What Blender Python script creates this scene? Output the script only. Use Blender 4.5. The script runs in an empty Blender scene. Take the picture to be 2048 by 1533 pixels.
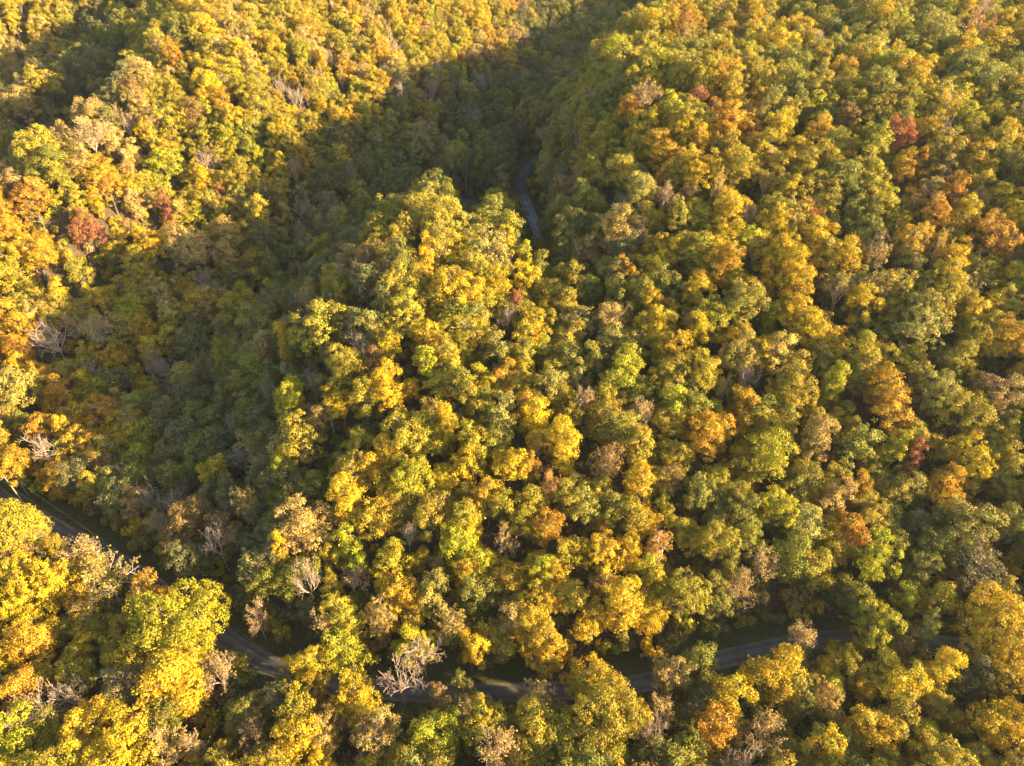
import bpy, math, random
import numpy as np
from mathutils import Vector, noise

# ------------------------------------------------------------------ camera, sky, sun, exposure
SC = bpy.context.scene
COL = SC.collection
PITCH = math.radians(42.0); CAM_H = 130.0; FPX = 1420.0      # depression of the lens, height over the road, focal length in photo pixels
cam = bpy.data.objects.new('camera', bpy.data.cameras.new('camera'))
COL.objects.link(cam); SC.camera = cam
cam.location = (0, 0, CAM_H); cam.rotation_euler = (math.pi / 2 - PITCH, 0, 0)
cam.data.sensor_width = 36.0; cam.data.lens = 36.0 * FPX / 2048.0
cam.data.clip_start = 0.5; cam.data.clip_end = 5000.0

SUN_AZ = math.radians(-12.0)       # direction to the sun, from +x towards +y
SUN_EL = math.radians(16.8)
to_sun = Vector((math.cos(SUN_AZ) * math.cos(SUN_EL), math.sin(SUN_AZ) * math.cos(SUN_EL), math.sin(SUN_EL)))
world = bpy.data.worlds.new('World'); SC.world = world; world.use_nodes = True
wn = world.node_tree.nodes; wl = world.node_tree.links
sky = wn.new('ShaderNodeTexSky'); sky.sky_type = 'NISHITA'; sky.sun_disc = False
sky.sun_elevation = SUN_EL; sky.sun_rotation = math.pi / 2 - SUN_AZ
sky.air_density = 1.0; sky.dust_density = 1.5; sky.ozone_density = 1.0
wl.new(sky.outputs[0], wn['Background'].inputs[0]); wn['Background'].inputs[1].default_value = 0.082
sun = bpy.data.objects.new('sun', bpy.data.lights.new('sun', 'SUN')); COL.objects.link(sun)
sun.data.energy = 5.0; sun.data.angle = math.radians(0.5); sun.data.color = (1.0, 0.75, 0.42)
sun.rotation_euler = to_sun.to_track_quat('Z', 'Y').to_euler()
SC.view_settings.view_transform = 'Standard'; SC.view_settings.look = 'None'
SC.view_settings.gamma = 1.0; SC.view_settings.use_curve_mapping = False
SC.view_settings.exposure = 2.1
SC.render.engine = 'CYCLES'; SC.cycles.use_denoising = True; SC.cycles.denoiser = 'OPENIMAGEDENOISE'; SC.cycles.denoising_input_passes = 'RGB_ALBEDO_NORMAL'; SC.cycles.denoising_prefilter = 'ACCURATE'
SC.cycles.max_bounces = 5; SC.cycles.diffuse_bounces = 3; SC.cycles.transmission_bounces = 3
SC.cycles.glossy_bounces = 1; SC.cycles.volume_bounces = 1; SC.cycles.transparent_max_bounces = 4

RNG = np.random.default_rng(11)
R = random.Random(5)

# ------------------------------------------------------------------ shape of the land (surveyed ground points, metres)
GROUND_POINTS = [
    (-190,150,6), (-150,123,3.5), (-118,104,1.5), (-106,98,1), (-82,86,0.5), (-58,71,0), (-40,62,0), (-24,59.5,0),
    (-7,59,0), (10,59.5,0), (25,61,0), (43,66,0.5), (61,69,1), (78,68.5,1.5), (93,66,2), (120,64,3),
    (150,66,4), (-185,148,8), (-160,150,8.5), (-138,159,9), (-122,174,9), (-109,189,9), (-95,197,9.3), (-77,208,9.6),
    (-50,222,10), (-30,229,10.3), (-16,228,10.6), (-6,219,11), (-1,205,11.6), (4,196,12.2), (8.5,200,12.6), (7,211,13),
    (4,226,13.4), (3,238,13.8), (7,250,14.2), (17,264,15), (34,300,16.5), (52,340,19), (62,400,22), (70,470,26),
    (-120,35,0), (-120,0,2), (-120,-60,8), (-60,35,0), (-60,0,2), (-60,-60,8), (0,35,0), (0,0,2),
    (0,-60,8), (60,35,0), (60,0,2), (60,-60,8), (120,35,0), (120,0,2), (120,-60,8), (-90,75,0),
    (-130,70,1), (-20,150,35), (-22,168,33), (-20,184,24), (-30,135,33), (-44,145,27), (-50,131,22), (-60,140,10),
    (-70,135,2), (-95,140,-4), (-5,160,32), (8,150,29), (-12,130,30), (6,135,24), (14,160,27), (11,178,19),
    (20,162,34), (21,178,37), (27,192,45), (-30,110,25), (-50,112,15), (-64,110,1), (-45,91,10), (-10,90,14),
    (15,95,17), (-25,75,4), (10,75,5), (40,82,7), (-38,168,20), (-54,165,9), (-70,165,2), (-90,160,-1),
    (-45,188,9), (-70,185,6), (-110,145,-1), (-98,116,-2), (32,175,42), (30,150,36), (35,120,25), (60,110,21),
    (60,140,36), (90,100,16), (90,130,34), (120,110,26), (120,150,43), (60,180,47), (95,180,49), (130,190,52),
    (170,200,55), (24,212,45), (15,215,30), (15,240,26), (26,238,44), (28,262,41), (16,262,24), (45,230,46),
    (70,250,48), (100,260,52), (60,290,45), (100,310,50), (150,270,56), (40,290,40), (75,335,30), (120,360,45),
    (160,320,56), (170,150,47), (160,110,40), (200,120,42), (220,200,57), (250,280,62), (200,80,35), (150,85,14),
    (200,400,70), (120,450,45), (300,150,55), (300,0,30), (200,20,12), (0,290,15), (10,330,17), (35,400,21),
    (-27,341.6,32), (6.3,378.7,23), (-56.1,321,37), (-82.4,304.6,41), (-111.5,304.6,41), (-40.9,268.2,25), (-72.1,243.7,25), (-93.3,238.4,35),
    (-93.5,219.4,13), (-108.2,224.9,24), (-119.9,208.7,18), (-115.6,244.4,33), (-135,180.2,21), (-137.4,170,19), (-125.8,182.4,12), (-120.7,152.4,7),
    (-125,150,3), (-144,185,26), (-133,191,33), (-124,204,39), (-124,233,44), (-128,262,46), (-133,300,44), (-170,200,5),
    (-160,220,5), (-152,240,7), (-151,266,12), (-153,300,24), (-190,215,4), (-188,245,25), (-174,257,30), (-165,272,33),
    (-165,310,38), (-216,275,0), (-202,300,2), (-190,328,10), (-178,360,26), (-260,330,50), (-230,380,58), (-190,430,62),
    (-250,220,34), (-300,260,45), (-200,200,22), (-240,160,20), (-300,150,30), (-100,400,60), (-50,450,55), (20,480,45),
    (-150,520,80), (50,560,50), (200,560,80), (-300,450,80), (-300,600,90), (300,500,90), (350,300,100), (-300,0,10),
    (0,650,80),
]
LOWER_ROAD = [
    (-190,150,6), (-150,123,3.5), (-118,104,1.5), (-106,98,1), (-82,86,0.5), (-58,71,0), (-40,62,0), (-24,59.5,0),
    (-7,59,0), (10,59.5,0), (25,61,0), (43,66,0.5), (61,69,1), (78,68.5,1.5), (93,66,2), (120,64,3),
    (150,66,4),
]
UPPER_ROAD = [
    (-185,148,8), (-160,150,8.5), (-138,159,9), (-122,174,9), (-109,189,9), (-95,197,9.3), (-77,208,9.6), (-50,222,10),
    (-30,229,10.3), (-16,228,10.6), (-6,219,11), (-1,205,11.6), (4,196,12.2), (8.5,200,12.6), (7,211,13), (4,226,13.4),
    (3,238,13.8), (7,250,14.2), (17,264,15), (34,300,16.5), (52,340,19), (62,400,22), (70,470,26),
]

def smooth_path(pts, n=10):
    p = np.array(pts, float); p = np.vstack([2 * p[0] - p[1], p, 2 * p[-1] - p[-2]]); out = []
    for i in range(1, len(p) - 2):
        for t in np.linspace(0, 1, n, endpoint=False):
            out.append(0.5 * (2 * p[i] + (p[i + 1] - p[i - 1]) * t + (2 * p[i - 1] - 5 * p[i] + 4 * p[i + 1] - p[i + 2]) * t * t
                              + (3 * p[i] - p[i - 1] - 3 * p[i + 1] + p[i + 2]) * t ** 3))
    out.append(p[-2]); return np.array(out)

LOW = smooth_path(LOWER_ROAD, 14); UPR = smooth_path(UPPER_ROAD, 10)
GP = np.array(GROUND_POINTS, float)
def _phi(d): return np.where(d > 0, d * d * np.log(d + 1e-12), 0)
GX = GP[:, :2] / 100
_K = _phi(np.linalg.norm(GX[:, None] - GX[None], axis=2)) + np.eye(len(GX)) * 0.02
_P = np.hstack([np.ones((len(GX), 1)), GX])
WGT = np.linalg.solve(np.block([[_K, _P], [_P.T, np.zeros((3, 3))]]), np.concatenate([GP[:, 2], np.zeros(3)]))
def land(x, y):
    """ground height from the survey points (thin plate), eased flat where a road crosses"""
    x = np.atleast_1d(np.asarray(x, float)); y = np.atleast_1d(np.asarray(y, float)); sh = x.shape
    q = np.stack([x.ravel(), y.ravel()], 1)
    out = np.empty(len(q))
    for a in range(0, len(q), 20000):
        b = q[a:a + 20000] / 100
        d = np.linalg.norm(b[:, None] - GX[None], axis=2)
        out[a:a + 20000] = _phi(d) @ WGT[:-3] + WGT[-3] + b @ WGT[-2:]
    for path, dn in ((LOW, 0), (UPR, 0)):
        best = np.full(len(q), 1e9); bz = np.zeros(len(q))
        for p in path:
            d = np.hypot(q[:, 0] - p[0], q[:, 1] - p[1]); m = d < best
            best[m] = d[m]; bz[m] = p[2]
        w = np.clip((best - 3.6) / 7.0, 0, 1); w = w * w * (3 - 2 * w)
        out = bz * (1 - w) + out * w
    return out.reshape(sh)

# one grid of the ground: 2 m inside the valley, growing to the horizon
def axis(lo, hi, st, far_lo, far_hi):
    a = list(np.arange(lo, hi + 1e-6, st)); s = st
    while a[-1] < far_hi: s = min(s * 1.35, 60); a.append(a[-1] + s)
    s = st
    while a[0] > far_lo: s = min(s * 1.35, 60); a.insert(0, a[0] - s)
    return np.array(a)
XS = axis(-240, 220, 2.0, -1200, 1200); YS = axis(24, 440, 2.0, -700, 2000)
MX, MY = np.meshgrid(XS, YS)
MZ = land(MX, MY)
far = np.clip((np.hypot(MX, MY - 230) - 420) / 500, 0, 1); MZ = MZ * (1 - far) + np.clip(MZ, -20, 130) * 0 * far + far * (70 + 25 * np.sin(MX / 170) * np.cos(MY / 210))
def ground_z(x, y):
    i = int(np.clip(np.searchsorted(XS, x) - 1, 0, len(XS) - 2)); j = int(np.clip(np.searchsorted(YS, y) - 1, 0, len(YS) - 2))
    u = (x - XS[i]) / (XS[i + 1] - XS[i]); v = (y - YS[j]) / (YS[j + 1] - YS[j])
    return float((MZ[j, i] * (1 - u) + MZ[j, i + 1] * u) * (1 - v) + (MZ[j + 1, i] * (1 - u) + MZ[j + 1, i + 1] * u) * v)
def ground_zs(x, y):
    i = np.clip(np.searchsorted(XS, x) - 1, 0, len(XS) - 2); j = np.clip(np.searchsorted(YS, y) - 1, 0, len(YS) - 2)
    u = (x - XS[i]) / (XS[i + 1] - XS[i]); v = (y - YS[j]) / (YS[j + 1] - YS[j])
    return (MZ[j, i] * (1 - u) + MZ[j, i + 1] * u) * (1 - v) + (MZ[j + 1, i] * (1 - u) + MZ[j + 1, i + 1] * u) * v
def dist_to(path, x, y): return np.min(np.hypot(path[:, 0] - x, path[:, 1] - y))
def road_dist(x, y): return min(dist_to(LOW, x, y), dist_to(UPR, x, y))

# ------------------------------------------------------------------ helpers
def tag(o, label=None, cat=None, group=None, kind=None):
    if label: o['label'] = label
    if cat: o['category'] = cat
    if group: o['group'] = group
    if kind: o['kind'] = kind
    return o
def link(name, me, parent=None):
    o = bpy.data.objects.new(name, me); COL.objects.link(o); o.parent = parent; return o
def np_mesh(name, V, F, mats, mat_idx=None, attrs=None, smooth=False):
    """V (n,3) array, F list of (m,k) index arrays"""
    me = bpy.data.meshes.new(name)
    F = [np.asarray(f, np.int32) for f in F if len(f)]
    nl = sum(f.size for f in F); nf = sum(len(f) for f in F)
    me.vertices.add(len(V)); me.vertices.foreach_set('co', np.asarray(V, np.float32).ravel())
    me.loops.add(nl); me.polygons.add(nf)
    me.loops.foreach_set('vertex_index', np.concatenate([f.ravel() for f in F]))
    tot = np.concatenate([np.full(len(f), f.shape[1], np.int32) for f in F])
    me.polygons.foreach_set('loop_start', np.concatenate([[0], np.cumsum(tot)[:-1]]).astype(np.int32))
    me.polygons.foreach_set('loop_total', tot)
    for m in mats: me.materials.append(m)
    if mat_idx is not None: me.polygons.foreach_set('material_index', np.asarray(mat_idx, np.int32))
    if smooth: me.polygons.foreach_set('use_smooth', np.ones(nf, bool))
    for k, v in (attrs or {}).items():
        a = me.attributes.new(k, 'FLOAT', 'FACE'); a.data.foreach_set('value', np.asarray(v, np.float32))
    me.update(calc_edges=True); me.validate(); return me

# ------------------------------------------------------------------ materials
def new_mat(name):
    m = bpy.data.materials.new(name); m.use_nodes = True; nt = m.node_tree
    return m, nt, nt.nodes['Principled BSDF'], nt.links
def noise_node(nt, scale, detail=5, rough=0.6, vec=None):
    n = nt.nodes.new('ShaderNodeTexNoise'); n.inputs['Scale'].default_value = scale; n.inputs['Detail'].default_value = detail
    n.inputs['Roughness'].default_value = rough
    if vec is not None: nt.links.new(vec, n.inputs['Vector'])
    return n.outputs['Fac']
def ramp(nt, fac, stops):
    r = nt.nodes.new('ShaderNodeValToRGB'); nt.links.new(fac, r.inputs[0]); e = r.color_ramp.elements
    while len(e) < len(stops): e.new(0.5)
    for el, (p, c) in zip(e, stops): el.position = p; el.color = (*c, 1)
    return r.outputs[0]
def mix(nt, fac, a, b, mode='MIX'):
    m = nt.nodes.new('ShaderNodeMix'); m.data_type = 'RGBA'; m.blend_type = mode
    for sock, v in ((m.inputs[0], fac), (m.inputs[6], a), (m.inputs[7], b)):
        if isinstance(v, (int, float)): sock.default_value = v
        elif isinstance(v, tuple): sock.default_value = (*v, 1)
        else: nt.links.new(v, sock)
    return m.outputs[2]
def mth(nt, op, a, b=0.0, c=None):
    m = nt.nodes.new('ShaderNodeMath'); m.operation = op
    for sock, v in zip(m.inputs, (a, b, c)):
        if v is None: continue
        if isinstance(v, (int, float)): sock.default_value = v
        else: nt.links.new(v, sock)
    return m.outputs[0]
def position(nt):
    return nt.nodes.new('ShaderNodeNewGeometry').outputs['Position']
def attr(nt, name, typ='GEOMETRY'):
    a = nt.nodes.new('ShaderNodeAttribute'); a.attribute_name = name; a.attribute_type = typ; return a

def mul_vec(nt, v, k, off):
    m = nt.nodes.new('ShaderNodeVectorMath'); m.operation = 'ADD'; nt.links.new(v, m.inputs[0]); m.inputs[1].default_value = (off, off, off); return m.outputs[0]
def leaf_material(name, instanced):
    """leaves: the tree's own colour, each spray a little greener or browner, partly see-through to light"""
    m, nt, bs, L = new_mat(name)
    if instanced: base = attr(nt, 'tint', 'INSTANCER').outputs['Color']
    else: base = nt.nodes.new('ShaderNodeObjectInfo').outputs['Color']
    tone = attr(nt, 'tone').outputs['Fac']; spray = attr(nt, 'spray').outputs['Fac']
    green = mix(nt, 0.60, base, (0.15, 0.20, 0.022))
    patch = mth(nt, 'MULTIPLY', ramp(nt, noise_node(nt, 0.45, 3, 0.6, position(nt)), [(0.40, (0, 0, 0)), (0.62, (1, 1, 1))]), 0.7)
    c = mix(nt, mth(nt, 'MAXIMUM', patch, mth(nt, 'MULTIPLY', mth(nt, 'POWER', spray, 2.0), 0.75)), base, green)
    warm_p = ramp(nt, noise_node(nt, 0.33, 2, 0.5, mul_vec(nt, position(nt), 1.0, 37.0)), [(0.50, (0, 0, 0)), (0.66, (1, 1, 1))])
    c = mix(nt, mth(nt, 'MULTIPLY', warm_p, 0.22), c, mix(nt, 0.5, c, (0.70, 0.36, 0.03)))
    warm = mix(nt, 0.30, c, (0.50, 0.28, 0.05), 'MIX')
    c = mix(nt, mth(nt, 'POWER', tone, 5.0), c, warm)
    hsv = nt.nodes.new('ShaderNodeHueSaturation'); L.new(c, hsv.inputs['Color'])
    L.new(mth(nt, 'MULTIPLY_ADD', tone, 0.70, 0.65), hsv.inputs['Value'])
    L.new(mth(nt, 'MULTIPLY_ADD', spray, 0.03, 0.485), hsv.inputs['Hue'])
    L.new(hsv.outputs[0], bs.inputs['Base Color']); bs.inputs['Roughness'].default_value = 0.55
    bs.inputs['Specular IOR Level'].default_value = 0.25
    tr = nt.nodes.new('ShaderNodeBsdfTranslucent'); L.new(hsv.outputs[0], tr.inputs['Color'])
    mx = nt.nodes.new('ShaderNodeMixShader'); mx.inputs[0].default_value = 0.28
    L.new(bs.outputs[0], mx.inputs[1]); L.new(tr.outputs[0], mx.inputs[2])
    L.new(mx.outputs[0], nt.nodes['Material Output'].inputs['Surface'])
    return m
LEAF = leaf_material('autumn_leaves', False); LEAF_MASS = leaf_material('autumn_leaves_mass', True)
def bark_material(name, dark, light):
    m, nt, bs, L = new_mat(name)
    f = noise_node(nt, 2.2, 6, 0.7, position(nt))
    L.new(ramp(nt, f, [(0.3, dark), (0.7, light)]), bs.inputs['Base Color']); bs.inputs['Roughness'].default_value = 0.9
    return m
BARK = bark_material('grey_brown_bark', (0.06, 0.05, 0.04), (0.26, 0.22, 0.18))
PALE_BARK = bark_material('pale_bare_bark', (0.30, 0.21, 0.14), (0.56, 0.44, 0.33))

def ground_material():
    m, nt, bs, L = new_mat('forest_floor_and_verges'); P = position(nt)
    litter = ramp(nt, noise_node(nt, 1.7, 8, 0.75, P), [(0.3, (0.035, 0.024, 0.014)), (0.5, (0.10, 0.065, 0.03)), (0.7, (0.20, 0.13, 0.055))])
    green = ramp(nt, noise_node(nt, 2.3, 7, 0.75, P), [(0.3, (0.028, 0.036, 0.010)), (0.55, (0.065, 0.075, 0.018)), (0.75, (0.13, 0.11, 0.035))])
    leaves = ramp(nt, noise_node(nt, 9.0, 3, 0.8, P), [(0.60, (0, 0, 0)), (0.66, (1, 1, 1))])
    green = mix(nt, mth(nt, 'MULTIPLY', leaves, 0.5), green, (0.28, 0.17, 0.05))
    v = attr(nt, 'verge').outputs['Fac']
    v = mth(nt, 'ADD', v, mth(nt, 'MULTIPLY', mth(nt, 'SUBTRACT', noise_node(nt, 0.35, 4, 0.6, P), 0.5), 0.8))
    v = ramp(nt, v, [(0.4, (0, 0, 0)), (0.6, (1, 1, 1))])
    L.new(mix(nt, v, litter, green), bs.inputs['Base Color']); bs.inputs['Roughness'].default_value = 1.0
    b = nt.nodes.new('ShaderNodeBump'); b.inputs['Strength'].default_value = 0.7; b.inputs['Distance'].default_value = 0.25
    L.new(noise_node(nt, 3.0, 6, 0.7, P), b.inputs['Height']); L.new(b.outputs[0], bs.inputs['Normal'])
    return m
def asphalt_material(name, lo, hi):
    m, nt, bs, L = new_mat(name); P = position(nt)
    base = ramp(nt, noise_node(nt, 0.8, 8, 0.7, P), [(0.3, lo), (0.7, hi)])
    a = attr(nt, 'across').outputs['Fac']                       # 0 on the centre line, 1 at the edge
    trk = mth(nt, 'ABSOLUTE', mth(nt, 'SUBTRACT', a, 0.5))
    wear = ramp(nt, trk, [(0.05, (0.75, 0.75, 0.75)), (0.35, (1.15, 1.12, 1.08))])
    c = mix(nt, 1.0, base, wear, 'MULTIPLY')
    edge = mth(nt, 'ADD', a, mth(nt, 'MULTIPLY', mth(nt, 'SUBTRACT', noise_node(nt, 1.5, 5, 0.7, P), 0.5), 0.5))
    edge = ramp(nt, edge, [(0.86, (0, 0, 0)), (0.98, (1, 1, 1))])
    patchy = ramp(nt, noise_node(nt, 0.22, 2, 0.4, P), [(0.47, (1, 1, 1)), (0.50, (0.72, 0.72, 0.74))])
    c = mix(nt, 0.8, c, mix(nt, 1.0, c, patchy, 'MULTIPLY'))
    v = nt.nodes.new('ShaderNodeTexVoronoi'); v.feature = 'DISTANCE_TO_EDGE'; v.inputs['Scale'].default_value = 0.35; L.new(P, v.inputs['Vector'])
    c = mix(nt, ramp(nt, v.outputs['Distance'], [(0.0, (0.7, 0.7, 0.7)), (0.02, (0, 0, 0))]), c, (0.03, 0.03, 0.03))
    c = mix(nt, edge, c, (0.17, 0.12, 0.07))
    spk = ramp(nt, noise_node(nt, 6.0, 3, 0.8, P), [(0.66, (0, 0, 0)), (0.7, (1, 1, 1))])
    c = mix(nt, mth(nt, 'MULTIPLY', spk, 0.5), c, (0.30, 0.20, 0.08))
    L.new(c, bs.inputs['Base Color']); bs.inputs['Roughness'].default_value = 0.85
    return m
ROADM = asphalt_material('worn_asphalt', (0.085, 0.080, 0.078), (0.15, 0.140, 0.130))
PATCHM = asphalt_material('pale_new_paving', (0.20, 0.20, 0.20), (0.30, 0.30, 0.29))

# ------------------------------------------------------------------ the ground sheet and the roads
nx, ny = len(XS), len(YS)
ii = np.arange(nx * ny).reshape(ny, nx)
quads = np.stack([ii[:-1, :-1], ii[:-1, 1:], ii[1:, 1:], ii[1:, :-1]], -1).reshape(-1, 4)
me = np_mesh('ground', np.stack([MX, MY, MZ], -1).reshape(-1, 3), [quads], [ground_material()], smooth=True)
dl = np.full(MX.shape, 1e9); du = dl.copy()
for p in LOW: dl = np.minimum(dl, np.hypot(MX - p[0], MY - p[1]))
for p in UPR: du = np.minimum(du, np.hypot(MX - p[0], MY - p[1]))
# the strips of mown grass: a wide bank on the far side of the lower road, a narrow edge elsewhere
verge = np.maximum(np.clip(1.6 - dl / 5.0, 0, 1), np.clip(1.5 - du / 7.0, 0, 1))
a = me.attributes.new('verge', 'FLOAT', 'POINT'); a.data.foreach_set('value', verge.ravel().astype(np.float32))
tag(link('ground', me), 'leaf covered forest floor with grassy strips beside the roads', kind='structure')

def road_mesh(name, path, half, mat, lift=0.03):
    rows = 7; V = []; T = np.gradient(path[:, :2], axis=0); T /= np.linalg.norm(T, axis=1)[:, None]
    N = np.stack([-T[:, 1], T[:, 0]], 1); ac = []
    for i, p in enumerate(path):
        for k in range(rows):
            s = -1 + 2 * k / (rows - 1); wob = 1 + (0.05 * math.sin(i * 1.7 + k) if k in (0, rows - 1) else 0)
            x, y = p[:2] + N[i] * s * half * wob
            V.append((x, y, max(ground_z(x, y), p[2] - 0.02) + lift + 0.05 * (1 - s * s))); ac.append(abs(s))
    n = len(path); g = np.arange(n * rows).reshape(n, rows)
    q = np.stack([g[:-1, :-1], g[1:, :-1], g[1:, 1:], g[:-1, 1:]], -1).reshape(-1, 4)
    me = np_mesh(name, np.array(V), [q], [mat], smooth=True)
    at = me.attributes.new('across', 'FLOAT', 'POINT'); at.data.foreach_set('value', np.array(ac, np.float32))
    return me
tag(link('lower_road', road_mesh('lower_road', LOW, 1.75, ROADM)), 'narrow asphalt lane winding past the foot of the wooded spur', kind='structure')
tag(link('upper_road', road_mesh('upper_road', UPR, 1.9, ROADM)), 'narrow asphalt lane looping round the head of the shaded valley', kind='structure')
k0 = int(np.argmin(np.hypot(UPR[:, 0] - 8.5, UPR[:, 1] - 199))); k1 = int(np.argmin(np.hypot(UPR[:, 0] - 3.8, UPR[:, 1] - 227)))
tag(link('pale_road_patch', road_mesh('pale_road_patch', UPR[k0:k1 + 1], 1.82, PATCHM, 0.036)), 'paler newly paved stretch of the upper lane', kind='structure')

# ------------------------------------------------------------------ tree shapes, built at real size and shared between trees
def unit(v): return v / (np.linalg.norm(v, axis=-1, keepdims=True) + 1e-9)

class Wood:
    """tapered tubes joined into one mesh"""
    def __init__(s): s.V = []; s.F = []; s.n = 0
    def tube(s, pts, radii, sides=5):
        pts = np.asarray(pts, float); m = len(pts); T = unit(np.gradient(pts, axis=0))
        up = np.array([0, 0, 1.0]) if abs(T[0][2]) < 0.9 else np.array([1.0, 0, 0])
        A = unit(np.cross(T, up)); B = np.cross(T, A)
        an = np.arange(sides) * 2 * math.pi / sides
        ring = pts[:, None] + (A[:, None] * np.cos(an)[None, :, None] + B[:, None] * np.sin(an)[None, :, None]) * np.asarray(radii)[:, None, None]
        s.V.append(ring.reshape(-1, 3)); g = np.arange(m * sides).reshape(m, sides) + s.n
        s.F.append(np.stack([g[:-1], np.roll(g[:-1], -1, 1), np.roll(g[1:], -1, 1), g[1:]], -1).reshape(-1, 4)); s.n += m * sides
    def arrays(s): return np.vstack(s.V), np.vstack(s.F)

def bent(rng, a, b, n=4, sag=0.12):
    a = np.asarray(a, float); b = np.asarray(b, float); t = np.linspace(0, 1, n)[:, None]
    L = np.linalg.norm(b - a); p = a + (b - a) * t
    p += np.sin(t * math.pi) * (rng.normal(size=3) * L * sag * np.array([1, 1, 0.5]) + np.array([0, 0, L * sag * 0.7]))
    return p

def grow(rng, W, start, direction, length, radius, depth, tips, spread=0.75, kids=(2, 3), rmin=0.03):
    """one branch and, along it, its smaller branches"""
    n = 5; p = [np.asarray(start, float)]; d = unit(np.asarray(direction, float))
    for i in range(n - 1):
        d = unit(d + rng.normal(size=3) * 0.17 + np.array([0, 0, 0.05])); p.append(p[-1] + d * length / (n - 1))
    p = np.array(p); r1 = max(rmin, radius * 0.35)
    W.tube(p, np.linspace(radius, r1, n), 5 if radius > 0.09 else 3)
    tips.append(p[-1])
    if depth == 0: tips.append(p[2]); return
    for k in range(rng.integers(kids[0], kids[1] + 1) + (1 if depth > 1 else 2)):
        f = 0.25 + 0.75 * (k + rng.random()) / (kids[1] + 2); q = p[0] + (p[-1] - p[0]) * 0
        i = min(int(f * (n - 1)), n - 2); u = f * (n - 1) - i; q = p[i] * (1 - u) + p[i + 1] * u
        side = unit(np.cross(d, rng.normal(size=3)))
        nd = unit(d * (1 - spread * 0.6) + side * spread + np.array([0, 0, 0.15]))
        grow(rng, W, q, nd, length * (0.45 + 0.25 * rng.random()) * (1.1 - 0.35 * f), max(rmin, radius * 0.58), depth - 1, tips, spread, kids, rmin)

def leaf_quads(rng, C, N, size):
    """one small folded-free leaf spray per centre, facing roughly along N"""
    n = len(C); N = unit(N + rng.normal(size=(n, 3)) * 0.55)
    A = unit(np.cross(N, rng.normal(size=(n, 3)))); B = np.cross(N, A)
    s = size * (0.65 + 0.7 * rng.random((n, 1))) * 0.5; e = 0.7 + 0.5 * rng.random((n, 1))
    V = np.stack([C - A * s - B * s * e * 0.5, C + A * s * 0.3 - B * s * e, C + A * s + B * s * e * 0.4, C - A * s * 0.4 + B * s * e], 1)
    return V.reshape(-1, 3), np.arange(4 * n).reshape(n, 4)

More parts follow.
